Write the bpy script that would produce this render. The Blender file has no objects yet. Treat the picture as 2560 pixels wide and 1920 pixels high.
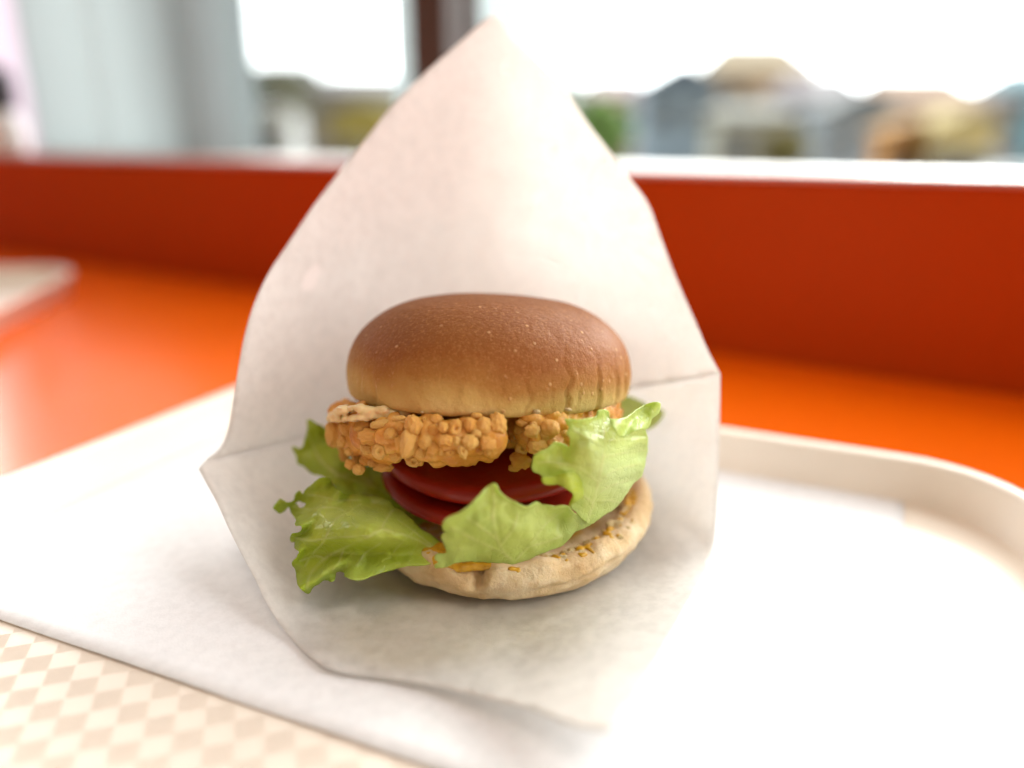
import bpy, bmesh, math, random
import numpy as np
from mathutils import Vector, Matrix, noise, geometry
from mathutils.bvhtree import BVHTree
random.seed(7)
rng = np.random.default_rng(7)
S = bpy.context.scene
COL = S.collection

# ------------------------------------------------------------------ camera, sky, lamps, exposure
FPX, PITCH = 1934.0, math.radians(18)
CAM = np.array([0, -.235, .14])
cam = bpy.data.cameras.new('camera')
cam_o = bpy.data.objects.new('camera', cam)
COL.objects.link(cam_o)
cam_o.location = CAM
cam_o.rotation_euler = (math.radians(90) - PITCH, 0, 0)
cam.sensor_width = 36
cam.lens = 36 * FPX / 2560
cam.clip_start, cam.clip_end = .01, 1000
cam.dof.use_dof = True
cam.dof.focus_distance = .232
cam.dof.aperture_fstop = 2.4
S.camera = cam_o
world = bpy.data.worlds.new('World')
S.world = world
world.use_nodes = True
world.node_tree.nodes['Background'].inputs[0].default_value = (1, .79, .57, 1)   # the dim room behind the camera
world.node_tree.nodes['Background'].inputs[1].default_value = .27
SKY_STRENGTH = 6.2
def lamp(name, loc, target, size, power, colr=(1, 1, 1)):
    l = bpy.data.lights.new(name, 'AREA')
    l.shape = 'SQUARE'; l.size = size; l.energy = power; l.color = colr
    o = bpy.data.objects.new(name, l); COL.objects.link(o)
    o.location = loc
    o.rotation_euler = (Vector(target) - Vector(loc)).to_track_quat('-Z', 'Y').to_euler()
    return o
lamp('window_light', (.80, .85, .47), (0, 0, .06), .6, 20.0, (1, .98, .95))
lamp('ceiling_light', (-.22, -.30, 1.15), (0, 0, .03), .28, 2.3, (1, .91, .78))
S.view_settings.view_transform = 'Standard'
S.view_settings.look = 'None'
S.view_settings.exposure = 0.25
S.view_settings.gamma = 1.0
S.render.engine = 'CYCLES'
S.cycles.max_bounces = 10
S.cycles.transparent_max_bounces = 12

# ------------------------------------------------------------------ helpers
def ray(px, py):
    a, b = (px - 1280) / FPX, -(py - 960) / FPX
    c, s = math.cos(PITCH), math.sin(PITCH)
    return np.array([a, c + b * s, -s + b * c])
def at_z(px, py, z):
    r = ray(px, py); return CAM + r * (z - CAM[2]) / r[2]
def at_y(px, py, y):
    r = ray(px, py); return CAM + r * (y - CAM[1]) / r[1]
FWD = np.array([0, math.cos(PITCH), -math.sin(PITCH)])
def depth_of(p): return float((np.asarray(p) - CAM) @ FWD)
def at_depth(px, py, d): return CAM + ray(px, py) * d

def link(o, parent=None):
    COL.objects.link(o)
    if parent is not None: o.parent = parent
    return o
def tag(o, label=None, cat=None, group=None, kind=None):
    for k, v in (('label', label), ('category', cat), ('group', group), ('kind', kind)):
        if v: o[k] = v
    return o
def empty(name, loc=(0, 0, 0), rz=0, parent=None):
    o = bpy.data.objects.new(name, None)
    o.location = loc; o.rotation_euler = (0, 0, rz); o.empty_display_size = .02
    return link(o, parent)
def mesh_obj(name, verts, faces, mat, parent=None, smooth=True):
    m = bpy.data.meshes.new(name)
    m.from_pydata([tuple(map(float, v)) for v in verts], [], [tuple(map(int, f)) for f in faces])
    m.update()
    if smooth: m.shade_smooth()
    m.materials.append(mat)
    return link(bpy.data.objects.new(name, m), parent)
def bm_obj(name, bm, mat, parent=None, smooth=False):
    m = bpy.data.meshes.new(name)
    bm.to_mesh(m); bm.free()
    if smooth: m.shade_smooth()
    m.materials.append(mat)
    return link(bpy.data.objects.new(name, m), parent)
def add_box(bm, lo, hi, M=None):
    (x0, y0, z0), (x1, y1, z1) = lo, hi
    vs = [bm.verts.new(p) for p in ((x0,y0,z0),(x1,y0,z0),(x1,y1,z0),(x0,y1,z0),(x0,y0,z1),(x1,y0,z1),(x1,y1,z1),(x0,y1,z1))]
    for f in ((3,2,1,0),(4,5,6,7),(0,1,5,4),(1,2,6,5),(2,3,7,6),(3,0,4,7)): bm.faces.new([vs[i] for i in f])
    if M is not None:
        for v in vs: v.co = M @ v.co
    return vs
def box_obj(name, lo, hi, mat, parent=None, bevel=0, seg=2):
    bm = bmesh.new(); add_box(bm, lo, hi)
    if bevel: bmesh.ops.bevel(bm, geom=list(bm.edges), offset=bevel, segments=seg, affect='EDGES', profile=.5)
    return bm_obj(name, bm, mat, parent, smooth=False)
def noise3(p, s, oct=3, off=0):
    q = Vector((p[0] * s + off, p[1] * s + off * .7, p[2] * s - off))
    return noise.fractal(q, 1.0, 2.0, oct)

# ------------------------------------------------------------------ materials
def new_mat(name):
    m = bpy.data.materials.new(name); m.use_nodes = True
    nt = m.node_tree
    return m, nt, nt.nodes['Principled BSDF'], nt.nodes['Material Output']
def N(nt, t, **kw):
    n = nt.nodes.new(t)
    for k, v in kw.items(): setattr(n, k, v)
    return n
def tex_noise(nt, scale, detail=4, rough=.55, coord='Object', dist=0):
    tc = N(nt, 'ShaderNodeTexCoord'); t = N(nt, 'ShaderNodeTexNoise')
    t.inputs['Scale'].default_value = scale; t.inputs['Detail'].default_value = detail
    t.inputs['Roughness'].default_value = rough; t.inputs['Distortion'].default_value = dist
    nt.links.new(tc.outputs[coord], t.inputs['Vector'])
    return t
def ramp(nt, src, stops):
    r = N(nt, 'ShaderNodeValToRGB')
    e = r.color_ramp.elements
    while len(e) < len(stops): e.new(.5)
    for el, (p, c) in zip(e, stops):
        el.position = p; el.color = (c[0], c[1], c[2], 1) if not isinstance(c, (int, float)) else (c, c, c, 1)
    nt.links.new(src, r.inputs[0])
    return r
def mixc(nt, fac, a, b, blend='MIX'):
    m = N(nt, 'ShaderNodeMix', data_type='RGBA', blend_type=blend)
    for sock, v in ((m.inputs[0], fac), (m.inputs[6], a), (m.inputs[7], b)):
        if isinstance(v, (int, float)): sock.default_value = v
        elif isinstance(v, tuple): sock.default_value = (*v, 1)
        else: nt.links.new(v, sock)
    return m.outputs[2]
def mathn(nt, op, a, b=0.0, c=None, clamp=False):
    m = N(nt, 'ShaderNodeMath', operation=op, use_clamp=clamp)
    for i, v in enumerate((a, b, c)):
        if v is None: continue
        if isinstance(v, (int, float)): m.inputs[i].default_value = v
        else: nt.links.new(v, m.inputs[i])
    return m.outputs[0]
def bump(nt, bsdf, height, dist, strength=1.0, prev=None):
    b = N(nt, 'ShaderNodeBump'); b.inputs['Distance'].default_value = dist; b.inputs['Strength'].default_value = strength
    nt.links.new(height, b.inputs['Height'])
    if prev is not None: nt.links.new(prev.outputs[0], b.inputs['Normal'])
    if bsdf is not None: nt.links.new(b.outputs[0], bsdf.inputs['Normal'])
    return b
def attr(nt, name):
    a = N(nt, 'ShaderNodeAttribute'); a.attribute_name = name
    return a.outputs['Fac']
def plain(name, c, rough=.6, noise_amt=.12, nscale=6.0, spec=.5, metallic=0):
    m, nt, b, o = new_mat(name)
    t = tex_noise(nt, nscale)
    lo = tuple(x * (1 - noise_amt) for x in c); hi = tuple(min(1, x * (1 + noise_amt)) for x in c)
    r = ramp(nt, t.outputs['Fac'], [(.3, lo), (.7, hi)])
    nt.links.new(r.outputs[0], b.inputs['Base Color'])
    b.inputs['Roughness'].default_value = rough
    b.inputs['Specular IOR Level'].default_value = spec
    b.inputs['Metallic'].default_value = metallic
    return m

def mat_crust():
    m, nt, b, o = new_mat('bun_crust')
    h = attr(nt, 'height')                        # 0 at the rim, 1 at the crown (baked colour of the bread itself)
    n1 = tex_noise(nt, 60, 4, .6)
    n0 = tex_noise(nt, 24, 3, .5)
    hn = mathn(nt, 'ADD', h, mathn(nt, 'MULTIPLY', mathn(nt, 'SUBTRACT', n1.outputs['Fac'], .5), .30))
    hn = mathn(nt, 'ADD', hn, mathn(nt, 'MULTIPLY', mathn(nt, 'SUBTRACT', n0.outputs['Fac'], .5), .5))
    base = ramp(nt, hn, [(.0, (.60, .44, .17)), (.15, (.50, .325, .10)), (.31, (.34, .155, .036)), (.50, (.25, .086, .016)), (.95, (.185, .056, .011))])
    n2 = tex_noise(nt, 1100, 3, .6)
    c = mixc(nt, ramp(nt, n2.outputs['Fac'], [(.52, 0.), (.72, .36)]).outputs[0], base.outputs[0], (.50, .25, .09))
    v = N(nt, 'ShaderNodeTexVoronoi'); v.inputs['Scale'].default_value = 330
    tc = N(nt, 'ShaderNodeTexCoord'); nt.links.new(tc.outputs['Object'], v.inputs['Vector'])
    spots = ramp(nt, v.outputs['Distance'], [(.10, .75), (.24, 0.)])
    sel = ramp(nt, v.outputs['Color'], [(.55, 0.), (.66, 1.)])
    gate = ramp(nt, tex_noise(nt, 45, 2).outputs['Fac'], [(.40, .15), (.60, 1.)])
    sp = mathn(nt, 'MULTIPLY', mathn(nt, 'MULTIPLY', spots.outputs[0], sel.outputs[0]), gate.outputs[0])
    c = mixc(nt, sp, c, (.56, .32, .14))
    nt.links.new(c, b.inputs['Base Color'])
    n3 = tex_noise(nt, 420, 5, .65)
    b1 = bump(nt, None, n3.outputs['Fac'], .0009, .6)
    b2 = bump(nt, b, sp, .0007, .5, b1)
    rr = ramp(nt, n1.outputs['Fac'], [(.3, .52), (.7, .66)])
    nt.links.new(rr.outputs[0], b.inputs['Roughness'])
    b.inputs['Specular IOR Level'].default_value = .15
    b.inputs['Subsurface Weight'].default_value = .12
    b.inputs['Subsurface Radius'].default_value = (1, .45, .2)
    b.inputs['Subsurface Scale'].default_value = .003
    return m
def mat_base_bun():
    m, nt, b, o = new_mat('bun_base_crust')
    n1 = tex_noise(nt, 70, 5, .6)
    c = ramp(nt, n1.outputs['Fac'], [(.30, (.52, .32, .14)), (.48, (.70, .50, .27)), (.72, (.82, .67, .45))]).outputs[0]
    st = attr(nt, 'toast')
    c = mixc(nt, st, c, (.40, .20, .06))
    ms = attr(nt, 'mustard')
    n2 = tex_noise(nt, 260, 4, .7)
    msk = mathn(nt, 'MULTIPLY', ms, ramp(nt, n2.outputs['Fac'], [(.33, 0.), (.50, .9)]).outputs[0])
    c = mixc(nt, msk, c, (.62, .33, .015))
    nt.links.new(c, b.inputs['Base Color'])
    n3 = tex_noise(nt, 300, 6, .68)
    n4 = tex_noise(nt, 1300, 4, .65)
    b1 = bump(nt, None, n3.outputs['Fac'], .0016, .6)
    bump(nt, b, n4.outputs['Fac'], .0005, .6, b1)
    b.inputs['Roughness'].default_value = .62
    b.inputs['Specular IOR Level'].default_value = .3
    b.inputs['Subsurface Weight'].default_value = .25
    b.inputs['Subsurface Radius'].default_value = (1, .6, .3)
    b.inputs['Subsurface Scale'].default_value = .004
    return m
def mat_crumb():
    m, nt, b, o = new_mat('bread_crumb')
    n = tex_noise(nt, 380, 6, .7)
    r = ramp(nt, n.outputs['Fac'], [(.32, (.46, .30, .09)), (.5, (.70, .52, .25)), (.7, (.82, .68, .42))])
    nt.links.new(r.outputs[0], b.inputs['Base Color'])
    bump(nt, b, n.outputs['Fac'], .003, .9)
    b.inputs['Roughness'].default_value = .8
    return m
def mat_chicken(name, stops):
    m, nt, b, o = new_mat(name)
    n1 = tex_noise(nt, 105, 4, .6)
    n2 = tex_noise(nt, 700, 5, .65)
    oi = N(nt, 'ShaderNodeObjectInfo')
    f = mathn(nt, 'ADD', n1.outputs['Fac'], mathn(nt, 'MULTIPLY', mathn(nt, 'SUBTRACT', oi.outputs['Random'], .5), .17))
    c = ramp(nt, f, stops).outputs[0]
    c = mixc(nt, ramp(nt, n2.outputs['Fac'], [(.57, 0.), (.77, .3)]).outputs[0], c, (.80, .52, .22))
    nt.links.new(c, b.inputs['Base Color'])
    b1 = bump(nt, None, n1.outputs['Fac'], .002, .35)
    bump(nt, b, n2.outputs['Fac'], .0009, .55, b1)
    b.inputs['Roughness'].default_value = .27
    b.inputs['Specular IOR Level'].default_value = .45
    b.inputs['Subsurface Weight'].default_value = .14
    b.inputs['Subsurface Radius'].default_value = (1, .5, .15)
    b.inputs['Subsurface Scale'].default_value = .004
    return m
def mat_lettuce():
    m, nt, b, o = new_mat('lettuce')
    v = attr(nt, 'vein'); e = attr(nt, 'edge'); p = attr(nt, 'pale')
    n1 = tex_noise(nt, 55, 4, .6)
    g = ramp(nt, n1.outputs['Fac'], [(.28, (.42, .50, .030)), (.5, (.60, .66, .06)), (.74, (.74, .80, .17))]).outputs[0]
    g = mixc(nt, mathn(nt, 'MULTIPLY', e, .55), g, (.34, .44, .02))
    g = mixc(nt, mathn(nt, 'MULTIPLY', p, .75), g, (.77, .88, .45))
    g = mixc(nt, mathn(nt, 'MULTIPLY', v, .55), g, (.84, .82, .40))
    vo = N(nt, 'ShaderNodeTexVoronoi', feature='DISTANCE_TO_EDGE'); vo.inputs['Scale'].default_value = 300
    tc = N(nt, 'ShaderNodeTexCoord')
    nz = tex_noise(nt, 150, 3)
    mv = N(nt, 'ShaderNodeVectorMath', operation='MULTIPLY_ADD')
    nt.links.new(nz.outputs['Color'], mv.inputs[0]); mv.inputs[1].default_value = (.006, .006, .006); nt.links.new(tc.outputs['Object'], mv.inputs[2])
    nt.links.new(mv.outputs[0], vo.inputs['Vector'])
    fine = ramp(nt, vo.outputs['Distance'], [(.0, 1.), (.09, 0.)])
    g = mixc(nt, mathn(nt, 'MULTIPLY', fine.outputs[0], .06), g, (.62, .70, .25))
    nt.links.new(g, b.inputs['Base Color'])
    hh = mathn(nt, 'SUBTRACT', mathn(nt, 'MULTIPLY', n1.outputs['Fac'], 1.0), mathn(nt, 'MULTIPLY', fine.outputs[0], .08))
    b1 = bump(nt, b, hh, .0022, .55)
    b.inputs['Roughness'].default_value = .33
    b.inputs['Specular IOR Level'].default_value = .55
    tr = N(nt, 'ShaderNodeBsdfTranslucent')
    nt.links.new(mixc(nt, .5, g, (.55, .75, .06)), tr.inputs['Color']); nt.links.new(b1.outputs[0], tr.inputs['Normal'])
    mx = N(nt, 'ShaderNodeMixShader'); mx.inputs[0].default_value = .48
    nt.links.new(b.outputs[0], mx.inputs[1]); nt.links.new(tr.outputs[0], mx.inputs[2]); nt.links.new(mx.outputs[0], o.inputs[0])
    return m
def mat_tomato(skin):
    m, nt, b, o = new_mat('tomato_skin' if skin else 'tomato_flesh')
    n1 = tex_noise(nt, 90, 4)
    lo, hi = ((.28, .008, .003), (.38, .014, .005)) if skin else ((.28, .010, .004), (.42, .026, .010))
    r = ramp(nt, n1.outputs['Fac'], [(.3, lo), (.7, hi)])
    nt.links.new(r.outputs[0], b.inputs['Base Color'])
    bump(nt, b, tex_noise(nt, 300, 3).outputs['Fac'], .0006, .4)
    b.inputs['Roughness'].default_value = .35
    b.inputs['Subsurface Weight'].default_value = .15
    b.inputs['Subsurface Radius'].default_value = (1, .15, .08)
    b.inputs['Subsurface Scale'].default_value = .003
    return m
def mat_mayo():
    m, nt, b, o = new_mat('mayonnaise')
    n = tex_noise(nt, 60, 3)
    c = ramp(nt, n.outputs['Fac'], [(.35, (.68, .50, .22)), (.65, (.80, .65, .37))]).outputs[0]
    v = N(nt, 'ShaderNodeTexVoronoi'); v.inputs['Scale'].default_value = 170
    tc = N(nt, 'ShaderNodeTexCoord'); nt.links.new(tc.outputs['Object'], v.inputs['Vector'])
    dots = mathn(nt, 'MULTIPLY', ramp(nt, v.outputs['Distance'], [(.12, 1.), (.2, 0.)]).outputs[0], ramp(nt, v.outputs['Color'], [(.72, 0.), (.78, 1.)]).outputs[0])
    c = mixc(nt, dots, c, (.10, .11, .05))
    nt.links.new(c, b.inputs['Base Color'])
    b.inputs['Roughness'].default_value = .28
    b.inputs['Subsurface Weight'].default_value = .3
    b.inputs['Subsurface Scale'].default_value = .004
    return m
def mat_mustard():
    m, nt, b, o = new_mat('mustard')
    n = tex_noise(nt, 160, 5, .65)
    r = ramp(nt, n.outputs['Fac'], [(.3, (.40, .19, .008)), (.65, (.66, .36, .012))])
    nt.links.new(r.outputs[0], b.inputs['Base Color'])
    bump(nt, b, n.outputs['Fac'], .0012, .6)
    b.inputs['Roughness'].default_value = .35
    return m
def mat_paper(name, c, transl, spots=True, sheen=.45):
    m, nt, b, o = new_mat(name)
    n1 = tex_noise(nt, 24, 5, .65)
    n2 = tex_noise(nt, 260, 4, .7)
    n3 = tex_noise(nt, 1300, 3, .6)
    lo = tuple(x * .965 for x in c)
    c1 = mixc(nt, ramp(nt, n1.outputs['Fac'], [(.35, 0.), (.65, 1.)]).outputs[0], lo, c)
    c1 = mixc(nt, ramp(nt, n2.outputs['Fac'], [(.40, 0.), (.66, .6)]).outputs[0], c1, tuple(x * .86 for x in c))
    fac = transl
    if spots:                                     # wax missing in a few places, where the paper is more opaque
        wx = attr(nt, 'wax')
        nw = tex_noise(nt, 210, 5, .75)
        w = ramp(nt, mathn(nt, 'MULTIPLY', wx, nw.outputs['Fac']), [(.36, 0.), (.43, 1.)]).outputs[0]
        c1 = mixc(nt, w, c1, (.90, .86, .835))
    if spots:  # warm bounce and shade below the burger, put into the paper's colour
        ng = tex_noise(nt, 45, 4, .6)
        gm = ramp(nt, mathn(nt, 'MULTIPLY', attr(nt, 'warm_shade'), mathn(nt, 'ADD', ng.outputs['Fac'], .5)), [(.25, 0.), (.75, 1.)]).outputs[0]
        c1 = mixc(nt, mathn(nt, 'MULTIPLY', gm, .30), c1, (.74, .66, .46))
    nt.links.new(c1, b.inputs['Base Color'])
    b1 = bump(nt, None, n3.outputs['Fac'], .00025, .30)
    b2 = bump(nt, b, n1.outputs['Fac'], .0022, .16, b1)
    b.inputs['Roughness'].default_value = sheen
    b.inputs['Specular IOR Level'].default_value = .35
    if transl > 0:
        tr = N(nt, 'ShaderNodeBsdfTranslucent'); nt.links.new(c1, tr.inputs['Color'])
        mx = N(nt, 'ShaderNodeMixShader')
        f = ramp(nt, n2.outputs['Fac'], [(.3, max(0, fac - .10)), (.7, fac + .08)])
        nt.links.new(f.outputs[0], mx.inputs[0])
        nt.links.new(b.outputs[0], mx.inputs[1]); nt.links.new(tr.outputs[0], mx.inputs[2]); nt.links.new(mx.outputs[0], o.inputs[0])
    return m
def mat_glass():
    m, nt, b, o = new_mat('window_glass')
    tr = N(nt, 'ShaderNodeBsdfTransparent'); tr.inputs[0].default_value = (.97, .99, .985, 1)
    gl = N(nt, 'ShaderNodeBsdfGlossy'); gl.inputs['Roughness'].default_value = .02
    fr = N(nt, 'ShaderNodeFresnel'); fr.inputs[0].default_value = 1.45
    mx = N(nt, 'ShaderNodeMixShader')
    nt.links.new(mathn(nt, 'MULTIPLY', fr.outputs[0], .6), mx.inputs[0])
    nt.links.new(tr.outputs[0], mx.inputs[1]); nt.links.new(gl.outputs[0], mx.inputs[2]); nt.links.new(mx.outputs[0], o.inputs[0])
    return m
def mat_sky():
    m, nt, b, o = new_mat('overcast_sky')
    e = N(nt, 'ShaderNodeEmission'); e.inputs[0].default_value = (.96, .99, 1, 1); e.inputs[1].default_value = SKY_STRENGTH
    nt.links.new(e.outputs[0], o.inputs[0])
    return m
M_CRUST, M_BASE, M_CRUMB, M_CHICK = mat_crust(), mat_base_bun(), mat_crumb(), mat_chicken('fried_batter', [(.26, (.40, .125, .017)), (.42, (.58, .225, .032)), (.57, (.72, .34, .060)), (.76, (.84, .48, .12))])
M_NUG = mat_chicken('puffed_batter', [(.24, (.70, .27, .042)), (.42, (.84, .40, .075)), (.57, (.92, .53, .135)), (.76, (.95, .70, .28))])
M_LET, M_TSKIN, M_TFLESH, M_MAYO, M_MUST = mat_lettuce(), mat_tomato(True), mat_tomato(False), mat_mayo(), mat_mustard()
M_WRAP = mat_paper('waxed_wrapping_paper', (.88, .855, .825), .60)
M_LINER = mat_paper('tray_liner_paper', (.82, .815, .825), 0, spots=False, sheen=.6)
M_TRAY = plain('tray_plastic', (.84, .745, .64), .42, .03, 30)
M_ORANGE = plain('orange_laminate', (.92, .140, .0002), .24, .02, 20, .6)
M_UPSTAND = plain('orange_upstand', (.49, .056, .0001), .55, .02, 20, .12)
M_GLASS, M_SKY = mat_glass(), mat_sky()
M_DARKFRAME = plain('brown_window_frame', (.075, .05, .045), .5)
M_PALEFRAME = plain('pale_window_frame', (.55, .57, .57), .5)
def mat_frosted(name, c):
    m, nt, b, o = new_mat(name)
    r = ramp(nt, tex_noise(nt, 3, 2).outputs['Fac'], [(.3, tuple(x * .95 for x in c)), (.7, c)])
    nt.links.new(r.outputs[0], b.inputs['Base Color']); b.inputs['Roughness'].default_value = .4
    tr = N(nt, 'ShaderNodeBsdfTranslucent'); nt.links.new(r.outputs[0], tr.inputs[0])
    mx = N(nt, 'ShaderNodeMixShader'); mx.inputs[0].default_value = .8
    nt.links.new(b.outputs[0], mx.inputs[1]); nt.links.new(tr.outputs[0], mx.inputs[2]); nt.links.new(mx.outputs[0], o.inputs[0])
    return m
M_MINT = mat_frosted('frosted_mint_panel', (.50, .535, .53))
M_WHITESILL = plain('white_sill', (.8, .78, .76), .5)

# ------------------------------------------------------------------ ground, sky
PD = np.array([.8545, -.5195, 0.])               # along the counter
PN = np.array([.5195, .8545, 0.])                # away from the room, through the window
ANG = math.atan2(PD[1], PD[0])
bm = bmesh.new()
add_box(bm, (-260, .66, -2.75), (260, 260, -2.5))
g = bm_obj('street_ground', bm, plain('asphalt', (.10, .10, .10), .9, .3, .4)); g.rotation_euler[2] = ANG
tag(g, kind='structure')
bm = bmesh.new()                                  # half a dome: the sky on the window's side
R, nu, nv = 250, 48, 20
vs = [[bm.verts.new((R * math.cos(math.pi * i / nu) * math.cos(t), R * math.sin(math.pi * i / nu) * math.cos(t), R * math.sin(t)))
       for i in range(nu + 1)] for t in [-.06 + (math.pi / 2 + .055) * j / nv for j in range(nv + 1)]]
for j in range(nv):
    for i in range(nu): bm.faces.new((vs[j][i], vs[j][i+1], vs[j+1][i+1], vs[j+1][i]))
sky = bm_obj('sky', bm, M_SKY); sky.rotation_euler[2] = ANG
tag(sky, kind='structure')

# ------------------------------------------------------------------ counter with its raised ledge
def ctr_box(name, a0, a1, b0, b1, z0, z1, mat, parent, bevel=0):
    o = box_obj(name, (a0, b0, z0), (a1, b1, z1), mat, parent, bevel, 3)
    return o
counter = empty('counter', (0, 0, 0), ANG)
tag(counter, 'orange laminate counter with an orange upstand and a pale ledge along the window', 'counter')
ctr_box('counter_top', -2.2, 1.0, -.62, .3115, -.044, -.004, M_ORANGE, counter, .002)
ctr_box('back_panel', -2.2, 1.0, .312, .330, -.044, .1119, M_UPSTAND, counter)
ctr_box('ledge', -2.2, 1.0, .3085, .3620, .1121, .116, plain('pale_ledge_laminate', (.66, .38, .32), .42, .02, 20), counter, .003)

# ------------------------------------------------------------------ window
def along(px, py, d):
    r = ray(px, py); t = (d - CAM @ PN) / (r @ PN)
    return float((CAM + r * t) @ PD)
window = empty('window', (0, 0, 0), ANG)
tag(window, 'wide shop window behind the counter with one brown upright', 'window')
def upright(px0, px1, d0, d1, mat, name):
    a0, a1 = along(px0, 150, d0), along(px1, 150, d0)
    return box_obj(name, (a0, d0, .1162), (a1, d1, .7995), mat, window, .002)
upright(1026, 1116, 0.3800, 0.4350, M_DARKFRAME, 'mullion')
upright(1112, 1292, 0.4350, 0.4600, mat_frosted('pale_stile', (.55, .58, .58)), 'window_stile')
upright(985, 1034, 0.4370, 0.4620, mat_frosted('pale_stile', (.55, .58, .58)), 'window_stile')
aL = along(545, 150, 0.3950)
box_obj('bottom_rail', (aL, 0.3635, .095), (1.0, 0.4350, .1155), M_WHITESILL, window, .002)
am = along(1072, 150, 0.4050)
box_obj('pane', (aL + .001, 0.4010, .1160), (am - .009, 0.4050, .7995), M_GLASS, window)
box_obj('pane', (am + .009, 0.4010, .1160), (1.0, 0.4050, .7995), M_GLASS, window)
box_obj('added_head_rail', (aL, 0.3650, .80), (1.0, 0.4350, .86), M_WHITESILL, window, .002)  # unseen window head, added to cut off the high sky light
up = box_obj('wall', (-2.2, .4, .8605), (1.0, 0.4950, 1.9), plain('added_wall_paint', (.70, .62, .52), .8)); up.rotation_euler[2] = ANG; tag(up, kind='structure')  # unseen upper wall, added to hold back light from above the window
cl = box_obj('added_ceiling', (-2.2, -2.0, 1.9005), (1.0, 0.4950, 1.98), plain('added_ceiling_paint', (.74, .68, .60), .8)); cl.rotation_euler[2] = ANG; tag(cl, kind='structure')  # unseen ceiling, added to keep overhead light off the burger
pillar = empty('window_screen', (0, 0, 0), ANG)
tag(pillar, 'pale mint frosted panels standing at the left end of the window', 'screen')
xs = [along(p, 150, 0.3650) for p in (62, 250, 453)]
for i in range(2):
    box_obj('panel', (xs[i] + .004, 0.3590, .1165), (xs[i+1] - .004, 0.3670, .86), M_MINT, pillar, .003)
box_obj('corner_post', (along(440, 150, .36), 0.3570, .1165), (along(488, 150, 0.3600),   0.4350, .86), mat_frosted('grey_post', (.42, .45, .45)), pillar, .003)
box_obj('white_panel', (xs[0] - .35, 0.3850, .1165), (xs[0] - .008, 0.4350, .86), mat_frosted('frosted_white_panel', (.66, .60, .64)), pillar, .003)

# bottle at the very edge of the picture, standing on the ledge
def lathe(name, prof, mat, parent=None, seg=32, loc=(0, 0, 0)):
    v, f = [], []
    for r, z in prof:
        for k in range(seg):
            a = 2 * math.pi * k / seg; v.append((loc[0] + r * math.cos(a), loc[1] + r * math.sin(a), loc[2] + z))
    for j in range(len(prof) - 1):
        for k in range(seg):
            f.append((j*seg + k, j*seg + (k+1) % seg, (j+1)*seg + (k+1) % seg, (j+1)*seg + k))
    return mesh_obj(name, v, f, mat, parent)
bp = CAM + ray(2, 330) * ((.337 - CAM @ PN) / (ray(2, 330) @ PN))
bottle = empty('bottle', (bp[0], bp[1], .116))
tag(bottle, 'pale bottle with a dark cap standing on the ledge at far left', 'bottle')
lathe('body', [(.0, 0), (.026, 0), (.028, .003), (.028, .036), (.022, .046), (.018, .050), (0, .050)], M_WHITESILL, bottle)
lathe('cap', [(.0, .0502), (.020, .0502), (.023, .055), (.024, .085), (.020, .098), (.010, .104), (0, .105)], plain('dark_cap', (.03, .025, .03), .4), bottle)

# ------------------------------------------------------------------ trays
def rrect(hx, hy, r, n=10):
    pts = []
    for cx, cy, a0 in ((hx - r, hy - r, 0), (-hx + r, hy - r, 90), (-hx + r, -hy + r, 180), (hx - r, -hy + r, 270)):
        for k in range(n + 1):
            a = math.radians(a0 + 90 * k / n); pts.append((cx + r * math.cos(a), cy + r * math.sin(a)))
    return pts
def make_tray(root, hx, hy, r, h=.0175):
    """floor plate and rim; z = 0 is the top of the floor"""
    inner = rrect(hx, hy, r); n = len(inner)
    rings = [(.0, 0.0), (.0012, .0010), (.0030, h - .002), (.0038, h - .0004), (.0055, h), (.0088, h - .0002), (.0098, h - .0016), (.0088, h - .004),
             (.0066, h - .004), (.004, -.0026), (.0005, -.004)]
    v, f = [], []
    for off, z in rings:
        for (x, y) in rrect(hx + off, hy + off, r + off): v.append((x, y, z))
    for j in range(len(rings) - 1):
        for k in range(n): f.append((j*n + k, j*n + (k+1) % n, (j+1)*n + (k+1) % n, (j+1)*n + k))
    mesh_obj('rim', v, f, M_TRAY, root)
    v = [(x, y, 0.) for x, y in inner] + [(x, y, -.0039) for x, y in inner]
    f = [tuple(range(n)), tuple(range(2*n - 1, n - 1, -1))]
    mesh_obj('floor_plate', v, f, M_TRAY, root, smooth=False)
TA = math.radians(-25)
TU = np.array([math.cos(TA), math.sin(TA)]); TV = np.array([-TU[1], TU[0]])
corner = np.array([-.1165, .1690])               # inner corner at the far left
HX, HY = .169, .125
tc = corner + TU * HX - TV * HY
tray = empty('serving_tray', (tc[0], tc[1], 0), TA)
tag(tray, 'cream plastic serving tray under the burger and its paper', 'tray')
make_tray(tray, HX, HY, .040)
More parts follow.
